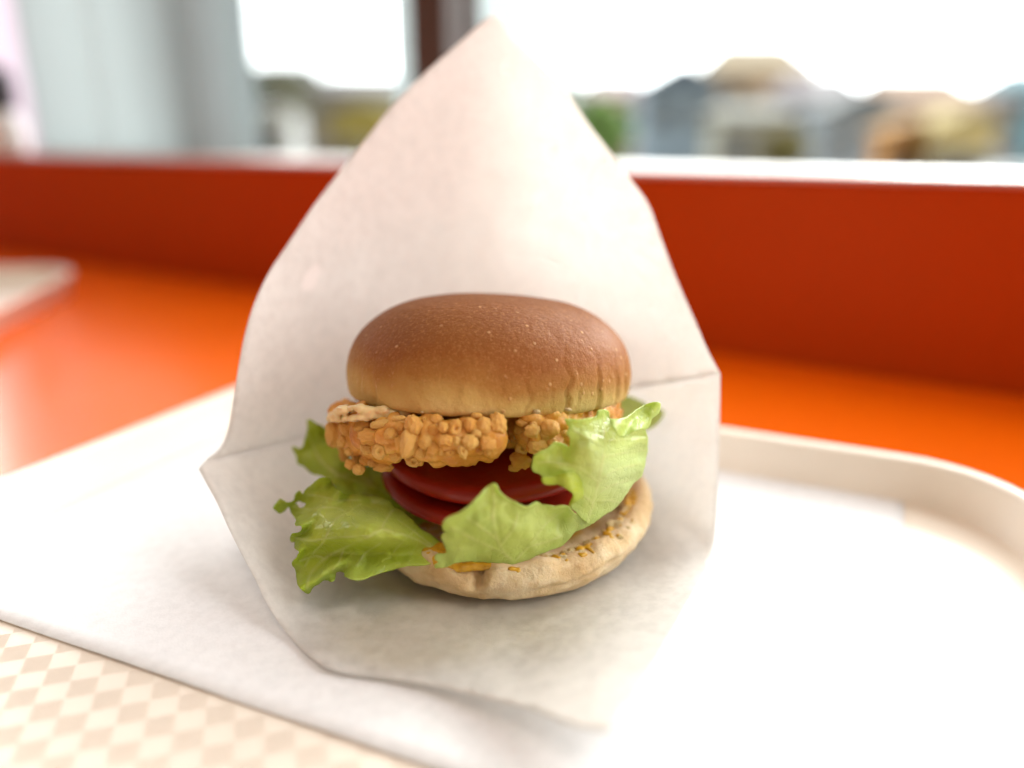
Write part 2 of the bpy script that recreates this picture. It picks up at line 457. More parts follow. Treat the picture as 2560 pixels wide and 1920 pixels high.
# liner sheet
A, B = np.array([-.154, -.0358]), np.array([-.0204, -.092])
Cc, D = np.array([.1239, -.0221]), np.array([.0922, -.092])
def isect(p, p2, q, q2):
    d1, d2 = p2 - p, q2 - q
    t = ((q[0]-p[0])*d2[1] - (q[1]-p[1])*d2[0]) / (d1[0]*d2[1] - d1[1]*d2[0]); return p + t * d1
LC = isect(A, B, Cc, D)
lu = (A - B) / np.linalg.norm(A - B)
lv = TV
LW, LH = float((LC - tc) @ TU + HX - .0015) / -float(lu @ TU), .236
v, f = [], []
nx, ny = 60, 40
for j in range(ny + 1):
    for i in range(nx + 1):
        p = LC + lu * LW * i / nx + lv * LH * j / ny
        e = min(i / nx, 1 - i / nx, j / ny)
        z = .0005 + .0008 * max(0, 1 - j / 4) * (.5 + .5 * noise.noise(Vector((i * .18, 3, 0)))) + .0002 * noise.noise(Vector((i * .12, j * .12, 5)))
        v.append((p[0], p[1], z))
for j in range(ny):
    for i in range(nx):
        a = j * (nx + 1) + i; f.append((a, a + 1, a + nx + 2, a + nx + 1)[::-1])
liner = mesh_obj('tray_liner', v, f, M_LINER)
md = liner.modifiers.new('thickness', 'SOLIDIFY'); md.thickness = .00012; md.offset = 1
tag(liner, 'plain white paper liner sheet lying flat on the cream tray', 'paper sheet')
# ribbed non-slip patches of the tray floor, seen where the liner leaves it bare
CELL, CA = .0071, math.radians(17)
cu, cv = np.array([math.cos(CA), math.sin(CA)]), np.array([-math.sin(CA), math.cos(CA)])
bm = bmesh.new()
NR = 9
for k in range(NR):
    y0 = -.5 * CELL + CELL * (k + .14) / NR; y1 = -.5 * CELL + CELL * (k + .86) / NR; h = .48 * CELL
    a = [bm.verts.new(p) for p in ((-h, y0, .0001), (h, y0, .0001), (h, (y0+y1)/2, .00020), (-h, (y0+y1)/2, .00020), (h, y1, .0001), (-h, y1, .0001))]
    bm.faces.new((a[0], a[1], a[2], a[3])); bm.faces.new((a[3], a[2], a[4], a[5]))
rib_mesh = bpy.data.meshes.new('ribbed_patch'); bm.to_mesh(rib_mesh); bm.free()
rib_mesh.materials.append(plain('tray_rib_plastic', (.80, .695, .59), .5, .02, 30))
cells = []
for i in range(-40, 41):
    for j in range(-40, 41):
        if (i + j) % 2: continue
        p = cu * i * CELL + cv * j * CELL
        q = p - tc; lx, ly = q @ TU, q @ TV
        if abs(lx) > HX - .006 or abs(ly) > HY - .006: continue
        li, lj = np.linalg.solve(np.array([lu * LW, lv * LH]).T, p - LC)
        if -.004 < li < 1.1 and .016 < lj < 1.2: continue
        d = np.array([p[0], p[1], 0]) - CAM; dep = d @ FWD
        if dep < .02: continue
        px = 1280 + FPX * d[0] / dep; py = 960 - FPX * (d[1] * math.sin(PITCH) + d[2] * math.cos(PITCH)) / dep
        if -80 < px < 2640 and py < 2000 and not (lx > .1 and ly > -.02): cells.append((dep, lx, ly))
cells.sort()
for _, lx, ly in cells[:300]:
    o = bpy.data.objects.new('ribbed_patch', rib_mesh); o.location = (lx, ly, 0); o.rotation_euler[2] = CA - TA
    link(o, tray)
# the second tray, far left
A2 = math.radians(10)
U2 = np.array([math.cos(A2), math.sin(A2)]); V2 = np.array([-U2[1], U2[0]])
c2 = at_z(222, 672, .0135)[:2] - U2 * .175 - V2 * .135
tray2 = empty('serving_tray', (c2[0], c2[1], 0), A2)
tag(tray2, 'second cream tray far left on the counter, only its corner in view', 'tray')
make_tray(tray2, .165, .125, .040)

# ------------------------------------------------------------------ sheets with a traced rim and their own relief (paper, leaves)
def tps_fit(P, w):
    P = np.array(P, float) / 500.; n = len(P)
    d = np.linalg.norm(P[:, None] - P[None], axis=2)
    K = np.where(d > 0, d * d * np.log(np.maximum(d, 1e-9)), 0) + np.eye(n) * 1e-4
    T = np.hstack([np.ones((n, 1)), P]); Lm = np.zeros((n + 3, n + 3))
    Lm[:n, :n] = K; Lm[:n, n:] = T; Lm[n:, :n] = T.T
    sol = np.linalg.solve(Lm, np.concatenate([w, np.zeros(3)]))
    def ev(Q):
        Q = np.atleast_2d(np.array(Q, float)) / 500.
        dd = np.linalg.norm(Q[:, None] - P[None], axis=2)
        U = np.where(dd > 0, dd * dd * np.log(np.maximum(dd, 1e-9)), 0)
        return U @ sol[:n] + sol[n] + Q @ sol[n+1:]
    return ev
def smooth_loop(pts, step, corners=()):
    pts = np.array(pts, float); n = len(pts); out = []
    for i in range(n):
        p0, p1, p2, p3 = pts[i-1], pts[i], pts[(i+1) % n], pts[(i+2) % n]
        t1 = (p2 - p0) * .5 if i not in corners else (p2 - p1) * .5
        t2 = (p3 - p1) * .5 if (i + 1) % n not in corners else (p2 - p1) * .5
        L = np.linalg.norm(p2 - p1)
        t1 *= min(1, L / max(1e-6, np.linalg.norm(t1))); t2 *= min(1, L / max(1e-6, np.linalg.norm(t2)))
        m = max(1, int(round(L / step)))
        for k in range(m):
            t = k / m
            out.append((2*t**3-3*t**2+1)*p1 + (t**3-2*t**2+t)*t1 + (-2*t**3+3*t**2)*p2 + (t**3-t**2)*t2)
    return np.array(out)
def inside(poly, Q):
    x, y = Q[:, 0], Q[:, 1]; c = np.zeros(len(Q), bool); n = len(poly)
    for i in range(n):
        x1, y1 = poly[i-1]; x2, y2 = poly[i]
        if y1 == y2: continue
        c ^= ((y1 > y) != (y2 > y)) & (x < (x2 - x1) * (y - y1) / (y2 - y1) + x1)
    return c
def seg_dist(Q, line):
    best = np.full(len(Q), 1e9)
    for a, b in zip(line[:-1], line[1:]):
        a, b = np.array(a, float), np.array(b, float); ab = b - a
        t = np.clip(((Q - a) @ ab) / max(1e-9, ab @ ab), 0, 1)
        best = np.minimum(best, np.linalg.norm(Q - a - t[:, None] * ab, axis=1))
    return best
def sheet(name, outline, ctrl, step, mat, parent, jag=0, hole=None, thick=.0004, relief=None, attrs=None, corners=()):
    """outline and ctrl in picture coordinates; ctrl gives ('y'|'z', value) where the sheet lies in the room"""
    W = [1 / depth_of(at_y(px, py, val) if k == 'y' else at_z(px, py, val)) for px, py, k, val in ctrl]
    ev = tps_fit([(c[0], c[1]) for c in ctrl], np.array(W))
    loop = smooth_loop(outline, step, corners)
    if jag:
        nx = np.roll(loop, -1, 0) - np.roll(loop, 1, 0); nx = np.stack([nx[:, 1], -nx[:, 0]], 1)
        nx /= np.maximum(1e-6, np.linalg.norm(nx, axis=1))[:, None]
        off = np.array([noise.fractal(Vector((p[0] * .045, p[1] * .045, 1.3)), 1, 2, 3) for p in loop]) * jag
        loop = loop + nx * off[:, None]
    lo, hi = loop.min(0), loop.max(0)
    gx, gy = np.meshgrid(np.arange(lo[0], hi[0], step), np.arange(lo[1], hi[1], step * .87))
    gx[1::2] += step * .5
    Q = np.stack([gx.ravel(), gy.ravel()], 1)
    Q = Q[inside(loop, Q)]
    Q = Q[seg_dist(Q, list(loop) + [loop[0]]) > step * .55]
    n = len(loop)
    allp = np.vstack([loop, Q])
    vo, eo, fo, *_ = geometry.delaunay_2d_cdt([Vector(p) for p in allp], [(i, (i+1) % n) for i in range(n)], [], 0, 1e-4)
    P = np.array([tuple(p) for p in vo])
    F = np.array([f for f in fo if len(f) == 3])
    ct = P[F].mean(1)
    keep = inside(loop, ct)
    if hole is not None: keep &= ~inside(np.array(hole, float), ct)
    F = F[keep]
    d = 1 / ev(P)
    rim = seg_dist(P, list(loop) + [loop[0]])
    if relief is not None: d = d - relief(P, rim)
    V = [at_depth(p[0], p[1], dd) for p, dd in zip(P, d)]
    F = [tuple(f[::-1]) if True else tuple(f) for f in F]
    o = mesh_obj(name, V, F, mat, parent)
    if attrs:
        for k, fn in attrs.items():
            a = o.data.attributes.new(k, 'FLOAT', 'POINT'); a.data.foreach_set('value', np.asarray(fn(P, rim), np.float32))
    if thick:
        md = o.modifiers.new('thickness', 'SOLIDIFY'); md.thickness = thick; md.offset = 0
    return o
def pn(P, s, off=0, oct=2):
    return np.array([noise.fractal(Vector((p[0] * s, p[1] * s, off)), 1, 2, oct) for p in P])
def blob(P, cx, cy, sx, sy=None):
    sy = sy or sx
    return np.exp(-((P[:, 0] - cx) / sx) ** 2 - ((P[:, 1] - cy) / sy) ** 2)

# ------------------------------------------------------------------ wrapping paper
wrap = empty('burger_wrapper', (0, .06, .001))
tag(wrap, 'white waxed paper pocket standing open round the burger', 'wrapper')
def unparent_fix(o, root): o.matrix_parent_inverse = Matrix.Translation(-Vector(root.location))
crease = [(516, 1150), (567, 1139), (639, 1124), (719, 1104), (780, 1090), (1000, 1056), (1200, 1026), (1400, 996), (1569, 973), (1688, 954), (1801, 934)]
crease_y = [.000, .006, .016, .027, .036, .064, .077, .073, .052, .036, .020]
cc = [(x, y, 'y', d) for (x, y), d in zip(crease, crease_y)]
back = [(516,1150),(550,1122),(570,1076),(584,995),(599,903),(613,833),(636,758),(671,683),(717,613),(787,509),(845,434),(914,347),(984,260),(1065,179),
        (1157,98),(1215,46),(1236,35),(1256,44),(1284,87),(1342,145),(1412,220),(1470,307),(1528,382),(1574,445),(1620,509),(1655,602),(1690,694),(1736,798),(1771,879),(1801,934)]
bctrl = cc + [(584,995,'y',.006),(613,833,'y',.016),(671,683,'y',.030),(787,509,'y',.050),(914,347,'y',.068),(1065,179,'y',.084),(1236,35,'y',.097),
        (1412,220,'y',.088),(1528,382,'y',.073),(1655,602,'y',.052),(1736,798,'y',.034),(1236,300,'y',.100),(1236,600,'y',.098),(1236,850,'y',.090),
        (900,850,'y',.060),(960,600,'y',.075),(1500,850,'y',.074),(1480,600,'y',.080),(740,900,'y',.034),(1640,850,'y',.052)]
def back_relief(P, rim):
    ridge = .0022 * np.exp(-((P[:, 0] - (925 - .12 * (P[:, 1] - 700))) / 26) ** 2) * np.exp(-((P[:, 1] - 760) / 110) ** 2)
    return ridge + .0010 * pn(P, .0042, 2.0, 2) + .0004 * pn(P, .014, 5.0, 2)
wax = lambda P, rim: np.clip(blob(P, 792, 680, 38, 30) + blob(P, 770, 715, 20, 26) + .8 * blob(P, 1085, 565, 12), 0, 1.2)
o = sheet('back_flap', back + crease[-2:0:-1], bctrl, 15, M_WRAP, wrap, thick=.00012, relief=back_relief, attrs={'wax': wax}, corners=(0, 29))
unparent_fix(o, wrap)
front = [(516,1150),(497,1173),(520,1215),(544,1259),(571,1319),(599,1375),(639,1450),(663,1502),(695,1554),(735,1605),(774,1641),(818,1669),(878,1685),(997,1701),
         (1099,1718),(1215,1747),(1338,1776),(1425,1811),(1500,1828),(1529,1820),(1558,1788),(1627,1683),(1685,1579),(1737,1487),(1762,1440),(1776,1412),(1785,1362),
         (1793,1267),(1797,1142),(1800,1017),(1801,934)]
fctrl = [(x, y, 'y', d + .0002) for x, y, _, d in cc] + [(497,1173,'y',-.004),(544,1259,'y',-.0165),(599,1375,'y',-.026),(663,1502,'y',-.038),(735,1605,'y',-.0485),(818,1669,'z',.0032),
         (878,1685,'z',.0026),(997,1701,'z',.0030),(1099,1718,'z',.0042),(1338,1776,'z',.0115),(1510,1826,'z',.0190),(1558,1788,'z',.0190),(1627,1683,'z',.0150),(1737,1487,'z',.0085),
         (1776,1412,'z',.0030),(1793,1267,'y',.0085),(1797,1142,'y',.0135),(1250,1500,'z',.0026),(1450,1450,'z',.0026),(1620,1410,'z',.0026),(1040,1560,'z',.0026),(900,1480,'z',.0027),
         (1300,1640,'z',.003),(800,1400,'z',.0035),(1250,1280,'z',.0026),(1000,1200,'z',.0028),(1450,1200,'z',.0028),(1620,1250,'y',.036),(1650,1120,'y',.040),(1600,1330,'z',.0035),
         (690,1270,'y',.002),(640,1200,'y',.008),(860,1200,'z',.012),(1700,1370,'z',.0034),(1760,1330,'y',.0085)]
def front_relief(P, rim):
    return .0004 * pn(P, .006, 9.0, 2) * np.clip(rim / 40, 0, 1) * np.clip((1500 - P[:, 1]) / 300, .15, 1)
wax2 = lambda P, rim: np.clip(.0 * blob(P, 800, 1600, 60, 26), 0, 1.2)
o = sheet('front_flap', front + crease[-2:0:-1], fctrl, 15, M_WRAP, wrap, thick=.00012, relief=front_relief, attrs={'wax': wax2, 'warm_shade': lambda P, rim: np.clip(1.1 * blob(P, 1180, 1500, 330, 150) + .8 * blob(P, 1000, 1610, 160, 60), 0, 1)}, corners=(0, 1, 18, 30))
unparent_fix(o, wrap)

# ------------------------------------------------------------------ the burger
burger = empty('chicken_burger', (0, .02, .0014))
tag(burger, 'crispy chicken burger with tomato and lettuce standing in the white paper', 'burger')
BI = Matrix.Translation(-Vector(burger.location))
def bpart(o): o.matrix_parent_inverse = BI; return o
def interp(prof, m):
    prof = np.array(prof, float); t = np.concatenate([[0], np.cumsum(np.linalg.norm(np.diff(prof, axis=0), axis=1))]); t /= t[-1]
    s = np.linspace(0, 1, m)
    pp = np.vstack([2*prof[0]-prof[1], prof, 2*prof[-1]-prof[-2]]); out = []
    for x in s:
        i = min(len(prof) - 2, int(np.searchsorted(t, x, 'right') - 1)); u = (x - t[i]) / (t[i+1] - t[i])
        p0, p1, p2, p3 = pp[i], pp[i+1], pp[i+2], pp[i+3]
        out.append(.5 * ((2*p1) + (p2-p0)*u + (2*p0-5*p1+4*p2-p3)*u*u + (3*p1-p0-3*p2+p3)*u**3))
    return np.array(out)
def revolve(prof, seg, disp):
    m = len(prof); v, f = [], []
    for j, (r, z) in enumerate(prof):
        for k in range(seg):
            a = 2 * math.pi * k / seg
            v.append(disp(r, z, a, j / (m - 1)))
    for j in range(m - 1):
        for k in range(seg): f.append((j*seg + k, j*seg + (k+1) % seg, (j+1)*seg + (k+1) % seg, (j+1)*seg + k))
    f.append(tuple(range(seg - 1, -1, -1))); f.append(tuple((m-1)*seg + k for k in range(seg)))
    return v, f
# --- top bun
RT = .0477
prof = interp([(.02, .03), (.55, .02), (.88, .00), (.955, .004), (.985, .028), (.997, .08), (1.004, .15), (1.004, .24), (.985, .36), (.935, .49), (.845, .61), (.715, .715), (.55, .79), (.36, .83), (.18, .85), (.02, .855)], 150)
creases = [(-1.02, .030, .9), (-1.30, .030, .4), (-.74, .035, .8), (-.52, .06, .5), (-.93, .014, .4), (-1.14, .012, .35), (-2.35, .05, .4), (-2.5, .04, .35), (-1.75, .05, .22), (-.35, .05, .7), (-.2, .04, .5), (-1.95, .03, .2), (-2.8, .05, .4), (-1.5, .02, .2)]
def bun_disp(r, z, a, t):
    low = math.exp(-((z - .17) / .19) ** 2) if r > .6 else 0
    wob = 1 + .018 * math.sin(2 * a + .6) + .010 * math.sin(3 * a + 2) + .006 * noise.noise(Vector((math.cos(a) * 2, math.sin(a) * 2, z * 2)))
    g = 0
    for ca, w, dp in creases:
        da = (a - ca + math.pi) % (2 * math.pi) - math.pi
        da += .05 * noise.noise(Vector((z * 9, ca * 7, 0)))
        up = math.exp(-((z - .12) / (.10 + .13 * dp)) ** 2)
        g += dp * (math.exp(-(da / (w * .45)) ** 2) - .35 * math.exp(-((da - w) / w) ** 2)) * up
    ridge = .5 * noise.noise(Vector((a * 9, z * 2.2, 1.))) * low
    rr = r * wob - (.027 * g + .008 * ridge if r > .6 else 0)
    zz = z + (.010 * noise.noise(Vector((a * 4, 0, 3))) + .006 * noise.noise(Vector((a * 17, 1, 3)))) * (1 if (r > .75 and z < .1) else 0)
    zz += .012 * noise.noise(Vector((r * math.cos(a) * 1.7, r * math.sin(a) * 1.7, 8.))) * min(1, z * 2)
    return (rr * math.cos(a) * RT, rr * math.sin(a) * RT, zz * RT * .84)
v, f = revolve(prof, 420, bun_disp)
tb = bpart(mesh_obj('top_bun', v, f, M_CRUST, burger))
tb.location = (-.0082, .0210, .0538); tb.rotation_euler = (math.radians(-9), math.radians(1.5), 0)
a = tb.data.attributes.new('height', 'FLOAT', 'POINT'); a.data.foreach_set('value', np.clip(np.array([p[2] for p in v]) / (RT * .72), 0, 1).astype(np.float32))
# crumbs of torn bread on the lower edge of the bun
for i, (px, py, w) in enumerate([(1193, 1022, 30), (1252, 1030, 18), (1342, 1029, 20), (1420, 1024, 18), (1055, 1030, 9), (1290, 1031, 8)]):
    bm = bmesh.new(); bmesh.ops.create_icosphere(bm, subdivisions=3, radius=1)
    s = w * .5 * .215 / FPX
    for q in bm.verts:
        k = 1 + .45 * noise.fractal(q.co * 2.3 + Vector((i * 5, 0, 0)), 1, 2, 3); q.co = Vector((q.co.x * s * k, q.co.y * s * .6 * k, q.co.z * s * .55 * k))
    o = bm_obj('crumb', bm, M_CRUMB, burger, True); bpart(o); o.location = at_y(px, py, -.0225)
# --- bottom bun
RB = .0500
prof = interp([(.02, .0), (.60, .0), (.82, .006), (.91, .04), (.965, .11), (1.0, .175), (1.0, .225), (.97, .270), (.925, .290), (.88, .284), (.82, .258), (.70, .245), (.4, .245), (.02, .245)], 130)
def base_disp(r, z, a, t):
    wob = 1 + .015 * math.sin(2 * a + 1.0) + .012 * math.sin(3 * a + .4)
    ca, sa = math.cos(a), math.sin(a)
    out = 1 if t < .72 else 0
    n = noise.fractal(Vector((ca * 3.2, sa * 3.2, z * 6)), 1, 2, 3)
    wr = noise.noise(Vector((a * 7, z * 16 + 2.2 * math.sin(a * 2), 4.)))
    wr2 = noise.noise(Vector((a * 19 + z * 8, z * 9, 7.)))
    sm = min(1, max(0, (r - .6) / .25))
    rr = r * wob + sm * (.018 * n + .012 * wr * out + .005 * wr2 * out)
    lift = .20 * max(0, sa * .2 + ca * .9) ** 2 - .03 * max(0, -sa)
    zz = z + (z / .29) * (.05 * noise.noise(Vector((ca * 2.1, sa * 2.1, 2.))) + lift * .5 + .03 * noise.noise(Vector((a * 6, 2, 2)))) * sm
    d = (a + math.pi / 2 + .17 + math.pi) % (2 * math.pi) - math.pi          # the split at the front
    cr = math.exp(-(d / .035) ** 2) * sm * min(1, max(0, (z - .02) / .2))
    rr -= .075 * cr; zz += .05 * math.exp(-((d - .10) / .07) ** 2) * sm * (z / .29) - .05 * cr
    fold = math.exp(-((z - .10 - .10 * max(0, ca)) / .025) ** 2) * max(0, min(1, (d - .1) * 2)) * max(0, min(1, (1.5 - d))) * sm
    rr -= .030 * fold
    return (rr * ca * RB, rr * sa * RB, zz * RB)
v, f = revolve(prof, 420, base_disp)
bb = bpart(mesh_obj('bottom_bun', v, f, M_BASE, burger))
bb.location = (-.0015, .0145, .0028)
V = np.array(v); rad = np.linalg.norm(V[:, :2], axis=1) / RB; ang = np.arctan2(V[:, 1], V[:, 0]); hz = V[:, 2] / RB
tseq = np.repeat(np.arange(len(prof)) / (len(prof) - 1), 420)
toast = np.maximum(np.exp(-((tseq - .70) / .035) ** 2) * .8, np.clip((tseq - .70) / .02, 0, 1) * .75) * np.clip(.35 + 1.4 * pn(np.stack([ang * 3, tseq * 20], 1), 1.0, 3, 2), 0, 1)
must = np.clip((tseq - .665) / .03, 0, 1) * np.clip(.75 + 1.2 * pn(np.stack([ang * 4, tseq * 8], 1), 1.0, 6, 2), 0, 1)
for k, vals in (('toast', toast), ('mustard', must)):
    a = bb.data.attributes.new(k, 'FLOAT', 'POINT'); a.data.foreach_set('value', vals.astype(np.float32))
# mustard and open crumb on the cut face
def lumpy(name, pts, r, mat, parent, flat=.6, seed=0, voxel=.0006):
    bm = bmesh.new()
    for i, p in enumerate(pts):
        rr = r * random.uniform(.6, 1.25)
        bmesh.ops.create_icosphere(bm, subdivisions=2, radius=rr, matrix=Matrix.Translation(Vector(p)) @ Matrix.Diagonal((1, 1, flat, 1)))
    o = bm_obj(name, bm, mat, parent, True)
    md = o.modifiers.new('melt', 'REMESH'); md.mode = 'VOXEL'; md.voxel_size = voxel; md.use_smooth_shade = True
    return bpart(o)
def bun_top(theta, rr=.90, dz=0):
    return (bb.location[0] + RB * rr * math.cos(theta), bb.location[1] + RB * rr * math.sin(theta), bb.location[2] + RB * (.272 + .10 * max(0, math.sin(theta)*.2 + math.cos(theta)*.9) ** 2) + dz)
lumpy('mustard_smear', [bun_top(random.gauss(-1.86, .13), random.uniform(.80, .955), random.uniform(-.001, .0006)) for _ in range(110)], .0019, M_MUST, burger)
lumpy('mustard_smear', [bun_top(random.uniform(-1.35, .12), random.uniform(.82, .93), random.uniform(-.0012, .0000)) for _ in range(420)], .0007, M_MUST, burger)
lumpy('bread_crumb', [bun_top(random.uniform(-1.45, .2), random.uniform(.80, .94), random.uniform(-.0022, -.0004)) for _ in range(380)], .0011, M_CRUMB, burger)
# --- tomato slices
def tomato(loc, rx, ry, h, tilt, parent):
    prof = [(k / 20 * .9 + .02, -.5) for k in range(20)] + [(.92 + .08 * math.sin(t), -.5 * math.cos(t)) for t in [math.pi * k / 14 for k in range(15)]] + [(.9 - k / 20 * .88, .5) for k in range(20)]
    vv, ff = revolve(prof, 120, lambda r, z, a, t: (r * rx * math.cos(a) * (1 + .02 * math.sin(3 * a + h * 900)), r * ry * math.sin(a), z * h + .0008 * noise.noise(Vector((r * 2.2 * math.cos(a), r * 2.2 * math.sin(a), h * 500)))))
    o = bpart(mesh_obj('tomato_slice', vv, ff, M_TSKIN, parent)); o.data.materials.append(M_TFLESH)
    for p in o.data.polygons:
        c = p.center
        if math.hypot(c.x / rx, c.y / ry) < .93: p.material_index = 1
    o.location = loc; o.rotation_euler = tilt
    return o
tomato((-.006, .0205, .0375), .0415, .041, .0062, (math.radians(7), math.radians(-1), 0), burger)
tomato((-.0035, .0165, .0270), .0415, .040, .0055, (math.radians(7), math.radians(1), .4), burger)
# --- chicken
PT = Matrix.Translation((-.0125, .0195, .0468)) @ Matrix.Rotation(math.radians(-10), 4, 'X') @ Matrix.Rotation(math.radians(-3), 4, 'Y')
GAPX = -.0015
def in_gap(x, y): return abs(x - GAPX - .0012) < .0054 and y < -.002
bm = bmesh.new()
def ball(p, r, sub=2, sc=(1, 1, 1), q=None):
    M = Matrix.Translation(Vector(p)) @ (q.to_matrix().to_4x4() if q else Matrix.Identity(4)) @ Matrix.Diagonal((r * sc[0], r * sc[1], r * sc[2], 1))
    bmesh.ops.create_icosphere(bm, subdivisions=sub, radius=1, matrix=M)
RX, RY, TH = .0432, .0430, .0135
n_in = 0
while n_in < 300:
    x, y = random.uniform(-1, 1), random.uniform(-1, 1)
    if x*x + y*y > .82: continue
    p = Vector((x * RX, y * RY, random.uniform(-.5, .5) * TH * .45)); p = PT @ p
    if in_gap(p.x, p.y + .004) or (p.x < -.036 and p.y > .016): continue
    ball(p, random.uniform(.0050, .0066)); n_in += 1
for _ in range(700):
    th = random.uniform(0, 2 * math.pi) if random.random() < .25 else random.uniform(math.pi * .95, math.pi * 2.05)
    el = random.uniform(-1.1, 1.15)
    rr = .93 + .16 * math.cos(el)
    p = PT @ Vector((RX * rr * math.cos(th), RY * rr * math.sin(th), TH * .52 * math.sin(el)))
    if in_gap(p.x, p.y) or (p.x < -.042 and p.y > .016): continue
    r = random.choice((.0009, .0012, .0016, .0019, .0023, .0028, .0034)) * random.uniform(.8, 1.15)
    ball(p, r, 2, (random.uniform(.65, 1.6), 1, random.uniform(.65, 1.6)), Vector((0, 0, 1)).rotation_difference(Vector((random.gauss(0, 1), random.gauss(0, 1), 1)).normalized()))
fused = bpart(bm_obj('chicken_patty', bm, M_CHICK, burger, True))
md = fused.modifiers.new('fuse', 'REMESH'); md.mode = 'VOXEL'; md.voxel_size = .00046; md.use_smooth_shade = True
ms = fused.modifiers.new('soften', 'SMOOTH'); ms.factor = .5; ms.iterations = 2
tx = bpy.data.textures.new('batter', 'CLOUDS'); tx.noise_scale = .0035; tx.noise_depth = 3
mdp = fused.modifiers.new('rough', 'DISPLACE'); mdp.texture = tx; mdp.strength = .0007; mdp.mid_level = .5
dg = bpy.context.evaluated_depsgraph_get(); dg.update()
bvh = BVHTree.FromObject(fused, dg)                # untransformed object: mesh coordinates are room coordinates
def nugget_mesh(kind, i):
    b = bmesh.new(); bmesh.ops.create_icosphere(b, subdivisions=4, radius=1)
    for q in b.verts:
        c = q.co.copy()
        k = 1 + .15 * noise.fractal(c * 1.1 + Vector((i * 9.1, i, 0)), 1, 2, 2) + .11 * noise.fractal(c * 2.9 + Vector((0, i * 3.3, 0)), 1, 2, 4)
        if kind == 'hollow':                      # a burst bubble: dimple with a lip, facing the front
            dd = math.hypot(c.x - .1, c.z - .05)
            if c.y < 0: k += .22 * math.exp(-((dd - .48) / .14) ** 2) - .62 * math.exp(-(dd / .34) ** 2)
        elif kind == 'rough':
            k += .20 * noise.fractal(c * 2.6 + Vector((i, 0, 2)), 1, 2, 4)
        elif kind == 'lobed':
            k += .16 * abs(noise.noise(c * 2.1 + Vector((i * 2, 0, 0)))) * 2 - .1
        q.co = c * k
    m = bpy.data.meshes.new('batter_nugget'); b.to_mesh(m); b.free(); m.shade_smooth(); m.materials.append(M_NUG)
    return m
NM = {k: [nugget_mesh(k, i + 10 * j) for i in range(4)] for j, k in enumerate(('smooth', 'hollow', 'rough', 'lobed'))}
nuggets = [(770,390,150,270,-18,'smooth'),(800,548,120,96,0,'hollow'),(800,262,150,165,15,'lobed'),(980,215,106,88,0,'smooth'),(885,216,40,46,0,'hollow'),(1130,285,125,150,-25,'hollow'),
 (1038,280,80,90,0,'smooth'),(968,303,110,110,0,'lobed'),(1250,262,112,130,10,'lobed'),(1365,265,140,140,0,'smooth'),(1300,190,90,60,0,'smooth'),(1465,255,140,190,8,'rough'),
 (1248,395,135,120,15,'smooth'),(1390,412,130,125,-20,'lobed'),(1385,478,62,64,0,'smooth'),(1190,468,78,122,14,'hollow'),(1090,480,98,58,0,'hollow'),(900,400,92,115,20,'rough'),
 (962,450,112,120,-15,'lobed'),(1052,385,130,104,0,'rough'),(662,482,130,150,28,'lobed'),(535,468,125,135,-10,'hollow'),(478,345,230,130,12,'rough'),(290,470,72,72,0,'smooth'),
 (347,512,70,112,10,'smooth'),(276,290,112,116,0,'lobed'),(240,390,86,96,0,'lobed'),(370,612,104,92,0,'smooth'),(560,592,160,84,4,'rough'),(256,485,84,130,-10,'lobed'),
 (300,572,84,84,0,'smooth'),(400,275,150,76,18,'rough'),(545,255,180,70,10,'rough'),(165,335,120,220,0,'rough'),(1880,290,150,150,10,'smooth'),(1740,310,130,112,0,'lobed'),
 (1850,332,120,140,0,'lobed'),(1640,292,84,92,0,'rough'),(1660,442,112,112,0,'hollow'),(1790,430,170,130,-20,'rough'),(1650,545,170,140,-15,'lobed'),(1600,602,96,62,0,'rough'),
 (1990,322,62,62,0,'smooth'),(1750,262,70,62,0,'smooth'),(1662,240,104,62,0,'smooth'),(700,400,90,120,0,'lobed'),(620,330,110,90,0,'lobed'),(860,480,90,90,0,'smooth'),(1300,330,90,80,0,'lobed'),
 (1150,390,80,80,0,'smooth'),(1440,180,110,60,0,'rough'),(1160,200,110,60,0,'lobed'),(700,270,80,70,0,'smooth'),(430,450,90,90,0,'lobed'),(420,540,100,90,0,'lobed'),(1900,400,90,80,0,'smooth'),
 (690,215,120,60,0,'rough'),(1020,470,60,70,0,'smooth'),(1330,470,70,50,0,'smooth'),(480,560,90,70,0,'smooth')]
for i, (cx, cy, w, h, rot, kind) in enumerate(nuggets):
    px, py = 780 + .3165 * cx, 980 + .3165 * cy
    r = Vector(ray(px, py)).normalized(); C0 = Vector(CAM)
    hit, nrm, _, dist = bvh.ray_cast(C0, r)
    if hit is None or hit.y > .012:
        p0 = C0 + r * ((-.014 + .235) / r.y); near = bvh.find_nearest(p0)[0]
        hit = C0 + r * max(.19, (near - C0).dot(r))
    d = depth_of(hit); sx, sz = w * .3165 * .5 * d / FPX, h * .3165 * .5 * d / FPX
    sy = .62 * min(sx, sz) + .3 * max(sx, sz) * .5
    o = bpy.data.objects.new('batter_nugget', NM[kind][i % 4])
    o.location = hit - r * sy * .12
    o.rotation_euler = (-PITCH * .8, math.radians(-rot), 0)
    o.scale = (sx, sy, sz)
    o.parent = fused; COL.objects.link(o)
    o.matrix_parent_inverse = Matrix.Identity(4)
